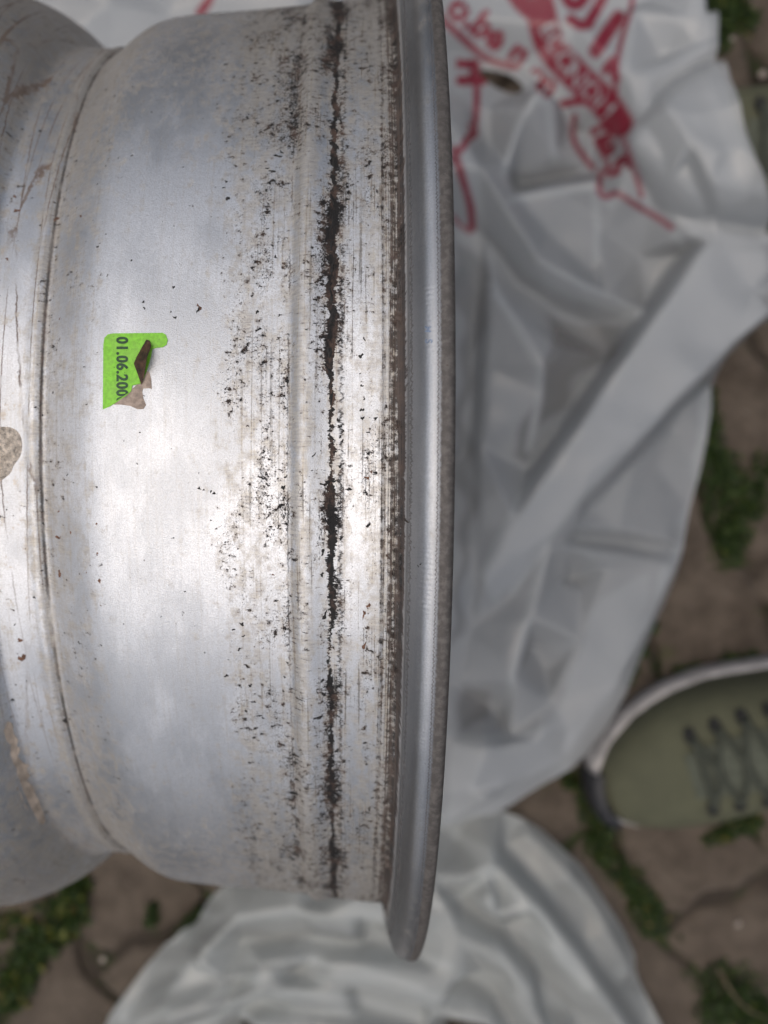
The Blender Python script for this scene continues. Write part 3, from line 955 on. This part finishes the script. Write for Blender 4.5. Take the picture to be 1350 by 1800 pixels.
def surf(px, py):
    """axial position and angle of the rim's surface seen at this pixel of the photograph"""
    d = ray(px, py); d = d/np.linalg.norm(d)
    f = lambda t: (lambda p: math.hypot(p[1], p[2]-AX) - float(rad(p[0])))(CAM+d*t)
    t0 = .12; 
    while f(t0) > 0 and t0 < .6: t0 += .0008
    a, b = t0-.0008, t0
    for _ in range(24):
        m = (a+b)/2
        if f(m) > 0: a = m
        else: b = m
    p = CAM+d*a
    return p[0], math.atan2(p[1], p[2]-AX)
def onrim(s, th, h):
    r = float(rad(s)) + h
    return (s, r*math.sin(th), AX + r*math.cos(th))

# flakes of dried rubber and rust spots that stand proud of the paint
def flakes(spots, thick, seed, squash=.7):
    r = random.Random(seed); V, F = [], []
    for px, py, wx, wy in spots:
        s0, t0 = surf(px, py)
        sc = 1/6300.0
        n = 9; b = len(V); rr_ = .2*0 + float(rad(s0))
        rot = r.uniform(-.6, .6)
        V.append(onrim(s0, t0, thick*r.uniform(.7,1.5)))
        for ringk, (fr, hh) in enumerate(((.55, .9), (1.0, -.3))):
            for i in range(n):
                a = i/n*6.2832
                k = fr*(.85+.35*math.sin(a*2+s0*9e3)+.3*math.sin(a*3+t0*5e3)+r.uniform(-.35,.35))
                dx, dy = math.cos(a)*wx*.5*k, math.sin(a)*wy*.5*k
                dx, dy = dx*math.cos(rot)-dy*math.sin(rot), dx*math.sin(rot)+dy*math.cos(rot)
                V.append(onrim(s0+dx*sc, t0-dy*sc/rr_, thick*hh*r.uniform(.5,1.3)))
        for i in range(n):
            j = (i+1) % n
            F.append((b, b+1+i, b+1+j)); F.append((b+1+i, b+1+n+i, b+1+n+j, b+1+j))
    return mesh('residue', V, F)
hero = [(487,274,16,9),(478,301,15,8),(470,296,8,6),(495,268,10,5),(400,349,9,10),(397,319,7,9),(393,330,6,4),(468,336,6,5),(466,372,7,5),(470,368,5,8),(434,207,7,9),(172,434,8,9),(176,428,5,4),(186,412,4,4),
        (231,458,7,6),(189,484,5,6),(252,531,4,9),(254,542,6,6),(305,505,5,8),(307,558,8,7),(300,548,5,4),(348,545,7,12),(452,548,5,12),(456,578,8,8),(462,590,14,5),(492,554,7,6),(484,452,7,8),(470,402,6,5),
        (350,858,9,5),(376,867,8,6),(371,864,7,4),(358,861,5,4),(425,1097,13,6),(428,1118,6,4),(421,1141,8,6),(410,1107,7,6),(398,1188,10,7),(139,1130,6,6),(178,1134,6,7),(217,1097,4,4),
        (182,613,6,6),(505,671,12,6),(498,857,7,14),(499,876,5,8),(503,838,6,7),(490,925,6,6),(476,926,8,5),(552,800,5,12),(575,848,18,9),(569,852,12,8),(587,846,8,9),(614,860,8,8),(567,970,9,12),(572,915,8,10),
        (600,946,5,14),(598,820,8,9),(636,678,7,6),(640,700,5,8),(636,720,10,8),(637,735,6,9),(661,735,7,6),(647,760,8,4),(634,626,9,10),(640,596,4,7),(612,350,6,5),(659,735,5,5),(739,992,5,7),(735,995,4,4),
        (566,1010,10,8),(571,1082,12,16),(569,1220,9,12),(573,1207,10,7),(560,1262,22,8),(585,1300,8,20),(592,1320,9,16),(580,1180,10,12),(567,1196,7,8),(649,1422,8,16),(655,1402,9,6),(661,1540,9,10),(646,1428,10,8),
        (446,1234,12,5),(449,1280,14,7),(460,1290,8,6),(455,1258,12,4),(447,1297,9,5),(462,1262,6,6),(500,1190,6,5),(498,1215,5,6),(505,1165,5,7),(432,1250,8,5),(440,1205,6,9),
        (148,645,5,4),(93,690,5,5),(75,730,4,4),(118,835,7,4),(246,760,4,4),(218,775,4,4),(241,815,4,4),(170,856,5,5),(76,920,6,6),(60,1050,5,8),(26,1098,4,5),(22,1230,6,10),(70,230,9,5),(71,396,6,5),
        (597,750,9,8),(603,758,8,7),(598,768,7,6),(594,738,8,7),(602,775,6,8),(588,795,8,6),(582,770,7,18),(580,740,6,14),(584,720,10,12),(577,650,9,26),(582,700,9,30),(579,620,9,30),(583,560,8,26),(582,520,8,30),
        (584,470,8,28),(583,430,9,26),(584,395,9,30),(584,350,9,26),(586,315,12,26),(586,285,11,22),(587,255,13,26),(588,225,13,24)]
res = wpart('rubber_residue', flakes(hero, .00016, 5), M_RUBBER); res['kind'] = 'stuff'
rust = [(104,898,17,14),(168,921,11,10),(105,945,16,17),(124,936,8,11),(170,973,8,12),(168,985,7,5),(105,1008,12,18),(173,1020,11,12),(151,1006,9,4),(165,1067,13,9),(176,1064,7,5),(35,1125,12,9),(38,1157,13,20),
        (30,370,12,9),(26,345,8,8),(12,455,8,6),(100,385,10,12),(142,380,13,8),(115,545,6,9),(105,560,5,6),(350,540,10,13),(480,1010,5,5),(640,1080,8,16),(648,1065,8,12),(640,1135,9,14),(645,840,12,12),(653,830,8,9)]
rs = wpart('rust_spot', flakes(rust, .00004, 8), M_RUST); rs['kind'] = 'stuff'

def patch(outline, h0, dome, seed, rough, mat, name, div=26):
    """a thin irregular layer on the rim, traced in photograph pixels"""
    r = random.Random(seed)
    pl = round_poly(outline, 1); P = np.array(pl)
    cx, cy = P.mean(0); V, F = [], []; n = len(pl)
    s, t = surf(cx, cy); V.append(onrim(s, t, h0+dome))
    rings = 6
    for k in range(1, rings+1):
        f = k/rings
        for x, y in pl:
            qx, qy = cx+(x-cx)*f, cy+(y-cy)*f
            s, t = surf(qx, qy)
            nz = mnoise.noise(Vector((qx*.11, qy*.11, seed)))*.6 + mnoise.noise(Vector((qx*.3, qy*.3, seed+3)))*.4
            h = h0+dome*(1-f**4)*(1+rough*nz) if k < rings else -.00002
            V.append(onrim(s, t, h))
    for i in range(n): F.append((0, 1+i, 1+(i+1) % n))
    for k in range(rings-1):
        for i in range(n):
            F.append((1+k*n+i, 1+(k+1)*n+i, 1+(k+1)*n+(i+1) % n, 1+k*n+(i+1) % n))
    return wpart(name, mesh(name, V, F), mat)
patch([(-30,752),(0,750),(18,750),(30,756),(38,768),(40,790),(34,806),(24,818),(20,832),(6,842),(-4,850),(-30,870),(-50,820)], .0001, .0010, 2, 1.6, M_ADH, 'adhesive_residue')
# green inspection label, half torn away
lab = [(181,720),(181.5,660),(182,605),(184,594),(190,588),(200,586.5),(286,585.5),(292,589),(295,598),(293,606),(286,611),(275,611.5),(268,614),(266,626),(262,640),(257,656),(250,674),(242,676),(233,678),(231,688),(222,696),(212,702),(203,709),(192,715)]
def sheet(outline, h, mat, name, parent=None, thick=.00012, lift=None):
    """thin sheet following the rim, with a real edge"""
    vs2 = [Vector(p) for p in outline]
    # densify
    dn = []
    for i in range(len(vs2)):
        a, b = vs2[i], vs2[(i+1) % len(vs2)]
        k = max(1, int((b-a).length/4))
        dn += [a.lerp(b, q/k) for q in range(k)]
    poly = [tuple(p) for p in dn]
    xs = [p[0] for p in poly]; ys = [p[1] for p in poly]
    gx, gy = np.meshgrid(np.arange(min(xs), max(xs), 5.0), np.arange(min(ys), max(ys), 5.0))
    ins = in_poly(gx, gy, poly) & (closest(gx, gy, poly)[0] > 2.2)
    pts = dn + [Vector((float(a), float(b))) for a, b in zip(gx[ins], gy[ins])]
    n = len(dn)
    v2, e2, f2, *_ = delaunay_2d_cdt(pts, [(i, (i+1) % n) for i in range(n)], [], 1, 1e-5)
    V, F = [], []
    for p in v2:
        s, t = surf(p[0], p[1])
        l = lift(p[0], p[1]) if lift else 0
        V.append(onrim(s, t, h + thick + l))
    F = [tuple(f) for f in f2]
    # rim of the sheet
    cnt = {}
    for f in F:
        for i in range(len(f)):
            e = (f[i], f[(i+1) % len(f)])
            cnt[tuple(sorted(e))] = cnt.get(tuple(sorted(e)), []) + [e]
    low = {}
    for k_, es in list(cnt.items()):
        if len(es) == 1:
            a, b = es[0]
            for q in (a, b):
                if q not in low:
                    s, t = surf(*v2[q]); V.append(onrim(s, t, h - .00004 + (lift(*v2[q]) if lift else 0))); low[q] = len(V)-1
            F.append((b, a, low[a], low[b]))
    return wpart(name, mesh(name, V, F, False), mat, parent)
sheet([(14,1268),(22,1272),(24,1290),(32,1300),(30,1312),(36,1316),(31,1330),(42,1342),(52,1345),(47,1352),(53,1364),(47,1372),(58,1382),(62,1395),(70,1410),(76,1428),(81,1444),(76,1450),(66,1444),(58,1438),(50,1424),(40,1412),(36,1398),(26,1390),(20,1378),(33,1372),(24,1362),(30,1352),(22,1340),(18,1322),(20,1310),(10,1300),(6,1284)], -.00001, M_PRIMER, 'bare_patch', thick=.00004)
sticker = empty('sticker', (0,0,0)); sticker.parent = wheel; sticker.matrix_parent_inverse = Matrix.Translation(-wheel.location)
sticker['label'] = 'torn lime green label with printed date'
def spart(o):
    o.parent = sticker; o.matrix_parent_inverse = Matrix.Identity(4); return o
spart(sheet([(200,711),(214,700),(232,684),(246,672),(258,652),(263,655),(266,668),(267,684),(262,682.5),(252,683),(250,688),(252,700),(257,712),(252,719),(242,719.5),(230,714),(214,711.5)], .00006, M_PAPER, 'paper_backing', thick=.00006))
spart(sheet(lab, .00013, M_GREEN, 'label_film', lift=lambda x, y: .0004*max(0, (x-215)/60)*max(0, min(1, (y-640)/30)) if y > 640 else 0))
hx = lambda y: np.interp(y, [598,612,628,640,656,668,676], [258,250,241,236,242,246,249])
spart(sheet([(258,598),(250,612),(241,628),(236,640),(242,656),(246,668),(249,677),(253,668),(258,654),(262,642),(267,622),(268,610),(264,600)], .0002, M_FLAP, 'torn_flap', thick=.0001,
      lift=lambda x, y: .0003 + .00012*max(0.0, float(x-hx(y)))*math.sin(min(1, max(0, (y-596)/80))*math.pi)))
def date_text(dx=0, dh=0):
    s = '01.06.2000'
    cu = bpy.data.curves.new('tmp', 'FONT'); cu.body = s; cu.size = 1; cu.offset = .026; cu.space_character = 1.12; cu.resolution_u = 6
    ob = bpy.data.objects.new('tmp', cu); COL.objects.link(ob)
    dg = bpy.context.evaluated_depsgraph_get()
    me = bpy.data.meshes.new_from_object(ob.evaluated_get(dg))
    bm = bmesh.new(); bm.from_mesh(me)
    bpy.data.objects.remove(ob); bpy.data.curves.remove(cu)
    xs = [v.co.x for v in bm.verts]; ys = [v.co.y for v in bm.verts]
    x0, x1, y0, y1 = min(xs), max(xs), min(ys), max(ys)
    for v in bm.verts:
        # reads downwards; letter tops point to the right
        v.co = Vector((205 + (v.co.y-y0)/(y1-y0)*21.0, 592.5 + dx + (v.co.x-x0)/(x1-x0)*117, 0))
    bmesh.ops.triangulate(bm, faces=bm.faces[:])
    # torn off along the rip
    a, b = Vector((238,683,0)), Vector((196,711,0))
    nrm = Vector((-(b-a).y, (b-a).x, 0)).normalized()
    if nrm.y < 0: nrm = -nrm
    bmesh.ops.bisect_plane(bm, geom=bm.verts[:]+bm.edges[:]+bm.faces[:], plane_co=a, plane_no=nrm, clear_outer=True)
    for v in bm.verts:
        px, py = v.co.x, v.co.y
        st, t = surf(px, py)
        lf = .0004*max(0, (px-215)/60)*max(0, min(1, (py-640)/30)) if py > 640 else 0
        v.co = Vector(onrim(st, t, .00013+.00012+.00010+lf+dh))
    bm.to_mesh(me); bm.free(); me.materials.clear()
    return me
spart(link('date_print', date_text(), M_INK))
spart(link('date_print', date_text(1.1, .00002), M_INK))
def stamp(ch, px, py, size):
    co, tr = glyph_tris(ch, .03)
    V = []
    for x, y in co:
        s, t = surf(px + y*size, py + x*size); V.append(onrim(s, t, .00012))
    return wpart('stamped_mark', mesh('stamped_mark', V, tr, False), M_BLUE)
stamp('M', 747, 573, 15); stamp('S', 748, 596, 17)

# ------------------------------------------------------------------ shoes
def make_shoe(px_toe, py_toe, ang_deg, label, scale=1.0, mirror=1):
    """low laced shoe; local x runs from toe to heel, y to the side, z up"""
    root = empty('shoe', (0,0,0))
    L = .285
    xs = [0,.003,.010,.022,.042,.070,.105,.140,.175,.205,.235,.260,.276,.283,.285]
    hw = [.001,.013,.0225,.0320,.0420,.0490,.0500,.0455,.0410,.0385,.0375,.0355,.0280,.0150,.001]
    def half(x): return float(np.interp(x, xs, hw))
    def bend(x): return .006*math.sin(min(1, x/.2)*math.pi)*mirror
    sz0, sz1 = .003, .030
    # sole: slab with rounded wall
    N = 44
    tt = [L*(.5-.5*math.cos(math.pi*i/N)) for i in range(N+1)]
    ring = [(x, half(x)+.0035) for x in tt] + [(x, -half(x)-.0035) for x in tt[::-1]]
    ring = [(x + (-.004 if x < .01 else 0), y+bend(x)) for x, y in ring]
    V, F = [], []; n = len(ring)
    prof = [(0.94, 0.0), (1.0, .004), (1.0, .018), (.985, .0245), (.95, .026)]
    cxm = L*.47
    for k, z in prof:
        for x, y in ring:
            toe = .008*max(0, 1-x/.05)**2
            V.append((cxm+(x-cxm)*(1-(1-k)*.35), y*k, z+toe))
    for j in range(len(prof)-1):
        for i in range(n):
            F.append((j*n+i, j*n+(i+1) % n, (j+1)*n+(i+1) % n, (j+1)*n+i))
    F.append(tuple(range(n-1, -1, -1))); F.append(tuple(range((len(prof)-1)*n, len(prof)*n)))
    sole = link('sole', mesh('sole', V, F), M_SOLE, root)
    # black toe guard wrapped round the front of the sole
    V, F = [], []
    fr = [(x, y) for x, y in ring if x < .014]
    idx0 = [i for i, (x, y) in enumerate(ring) if x < .030 and abs(y) < .0245]
    order = sorted(idx0, key=lambda i: ring[i][1])
    for i in order:
        x, y = ring[i]
        d = math.hypot(x-.05, y) or 1
        for z, k in ((.001, 1.0), (.004, 1.045), (.024, 1.045), (.033, 1.0), (.0345, .92), (.035, .86)):
            toe = .008*max(0, 1-x/.05)**2
            V.append((.05+(x-.05)*k, y*k, z+toe))
    for i in range(len(order)-1):
        for j in range(5):
            F.append((i*6+j, (i+1)*6+j, (i+1)*6+j+1, i*6+j+1))
    link('toe_guard', mesh('toe_guard', V, F), M_BUMPER, root)
    # upper
    def top(x): return float(np.interp(x, [0,.010,.025,.045,.075,.105,.135,.160,.19,.22,.25,.285], [.030,.044,.052,.056,.063,.073,.083,.090,.088,.084,.085,.090]))
    V, F = [], []; M = 25
    def sect(x, a):
        """a in -1..1 across the shoe"""
        h = half(x); t = top(x); th = a*math.pi/2
        e = .62
        y = math.copysign(abs(math.sin(th))**.85, th)*h
        z = .022 + (t-.022)*max(0, math.cos(th))**e
        return (x + (.002 if x < .004 else 0), y+bend(x), z)
    xsU = [.0015,.004,.008,.014,.022,.032,.045,.06,.075,.09,.105,.12,.135,.15,.16,.17,.185,.20,.22,.24,.26,.272,.28,.2835]
    for i, x in enumerate(xsU):
        for j in range(M): V.append(sect(x, -1+2*j/(M-1)))
    for i in range(len(xsU)-1):
        for j in range(M-1):
            x = (xsU[i]+xsU[i+1])/2; a = -1+2*(j+.5)/(M-1)
            if .163 < x < .276 and abs(a) < .62: continue        # ankle opening
            F.append((i*M+j, (i+1)*M+j, (i+1)*M+j+1, i*M+j+1))
    link('upper', mesh('upper', V, F), M_SHOE, root)
    # lining seen through the opening
    V, F = [], []
    xsl = [.150,.17,.20,.23,.26,.274]
    for x in xsl:
        for j in range(9):
            a = -.66+1.32*j/8; p = sect(x, a)
            V.append((p[0], p[1]*.97, p[2]-.004 if j in (0, 8) else .040))
    for i in range(len(xsl)-1):
        for j in range(8): F.append((i*9+j, (i+1)*9+j, (i+1)*9+j+1, i*9+j+1))
    link('lining', mesh('lining', V, F), M_LINING, root)
    # tongue panel between the lace rows
    V, F = [], []
    xsT = [.062,.072,.085,.10,.12,.14,.16,.175,.188]
    for x in xsT:
        wa = .20+.10*min(1, (x-.075)/.09)
        for j in range(7):
            p = sect(min(x, .17), -wa+2*wa*j/6); V.append((x, p[1], p[2]+.0018+(.012*(x-.165)/.02 if x > .165 else 0)))
    for i in range(len(xsT)-1):
        for j in range(6): F.append((i*7+j, (i+1)*7+j, (i+1)*7+j+1, i*7+j+1))
    link('tongue', mesh('tongue', V, F), M_TONGUE, root)
    # toe seam
    rows = [.071,.089,.107,.125,.143]
    def tube(pts, rx, rz, nm, mat):
        V, F = [], []
        for i, p in enumerate(pts):
            p = Vector(p); d = (Vector(pts[min(i+1, len(pts)-1)])-Vector(pts[max(i-1, 0)])).normalized()
            sd_ = d.cross(Vector((0,0,1))).normalized(); up = sd_.cross(d)
            for q in range(8):
                a = q/8*6.2832
                V.append(p+sd_*math.cos(a)*rx+up*math.sin(a)*rz)
        for i in range(len(pts)-1):
            for q in range(8): F.append((i*8+q, i*8+(q+1) % 8, (i+1)*8+(q+1) % 8, (i+1)*8+q))
        F.append(tuple(range(7, -1, -1))); F.append(tuple(range((len(pts)-1)*8, len(pts)*8)))
        return link(nm, mesh(nm, V, F), mat, root)
    def lace(xa, sa, xb, sb):
        pts = []
        for k in range(13):
            t = k/12; x = xa+(xb-xa)*t; a = sa+(sb-sa)*t
            p = sect(x, a); pts.append((p[0], p[1], p[2]+.0030+.0022*math.sin(t*math.pi)))
        tube(pts, .0022, .0010, 'lace', M_LACE)
    for i, x in enumerate(rows):
        wa = .30+.03*i
        if i == 0: lace(x, -wa, x, wa)
        else:
            lace(rows[i-1], -wa, x, wa); lace(rows[i-1], wa, x, -wa)
        for sgn in (-1, 1):
            p = Vector(sect(x, sgn*(wa+.03)))
            q = Vector(sect(x, sgn*(wa+.16)))
            p2 = p+(q-p)*.5
            V, F = [], []
            for zz, rr_ in ((.0010,.0046),(.0024,.0042),(.0024,.0022),(.0008,.0018)):
                for k in range(14):
                    a = k/14*6.2832
                    nn = Vector(sect(x, sgn*(wa+.08)))-Vector(sect(x, sgn*wa))
                    nn.normalize()
                    V.append(p+Vector((1,0,0))*math.cos(a)*rr_+nn*math.sin(a)*rr_*1.5+Vector((0,0,zz)))
            for j in range(3):
                for k in range(14): F.append((j*14+k, j*14+(k+1) % 14, (j+1)*14+(k+1) % 14, (j+1)*14+k))
            F.append(tuple(range(42, 56)))
            link('eyelet', mesh('eyelet', V, F), M_EYELET, root)
    t = at(px_toe, py_toe, .022)
    root.location = (t[0], t[1], 0.0)
    root.rotation_euler = (0, 0, math.radians(ang_deg))
    root.scale = (scale,)*3
    tag(root, label, 'shoe', 'shoes of the person taking the picture')
    return root
make_shoe(1044, 1394, 19, 'olive green laced shoe with off white sole, toe pointing at the lower bag')
make_shoe(*SHOE2, 0, 'olive green shoe at the right edge, mostly hidden behind the printed bag', mirror=-1)

# ------------------------------------------------------------------ small loose things
def stalk(p, q, rad_, bendy, name='straw'):
    a, b = Vector(at(*p, .004)), Vector(at(*q, .006)); V, F = [], []
    n = 10
    sd_ = (b-a).cross(Vector((0,0,1))).normalized()
    for i in range(n+1):
        t = i/n; c = a.lerp(b, t)+sd_*bendy*math.sin(t*math.pi)+Vector((0,0,.006*math.sin(t*math.pi)))
        r_ = rad_*(1-.5*t)
        for k in range(6):
            g_ = k/6*6.2832; V.append(c+sd_*math.cos(g_)*r_+Vector((0,0,1))*math.sin(g_)*r_)
    for i in range(n):
        for k in range(6): F.append((i*6+k, i*6+(k+1) % 6, (i+1)*6+(k+1) % 6, (i+1)*6+k))
    return link(name, mesh(name, V, F), M_TWIG)
tag(stalk((1262,1700),(1348,1790), .0009, .006), 'dry straw stalk lying over the moss near the lower right corner', 'straw')
def pebble(px, py, r_, seed):
    rg = random.Random(seed)
    bm = bmesh.new(); bmesh.ops.create_icosphere(bm, subdivisions=2, radius=1)
    for v in bm.verts:
        k = 1+.25*mnoise.noise(v.co*1.3+Vector((seed, 0, 0)))
        v.co = Vector((v.co.x*k*r_, v.co.y*k*r_*.8, v.co.z*k*r_*.6))
    me = bpy.data.meshes.new('pebble'); bm.to_mesh(me); bm.free()
    me.polygons.foreach_set('use_smooth', [True]*len(me.polygons))
    o = link('pebble', me, M_PEBBLE); p = at(px, py, .002); o.location = (p[0], p[1], r_*.35); o.rotation_euler = (0,0,rg.uniform(0,6))
    return o
tag(pebble(1341,130,.0035,1), 'small pale pebble near the upper right shoe', 'pebble', 'loose grit on the pavers')
tag(pebble(1287,68,.0028,2), 'small pale pebble by the moss in the upper right corner', 'pebble', 'loose grit on the pavers')
tag(pebble(1298,1625,.0028,3), 'small pale pebble on the paver below the olive shoe', 'pebble', 'loose grit on the pavers')
tag(pebble(180,1688,.0028,4), 'small pale pebble on the paver in the lower left corner', 'pebble', 'loose grit on the pavers')
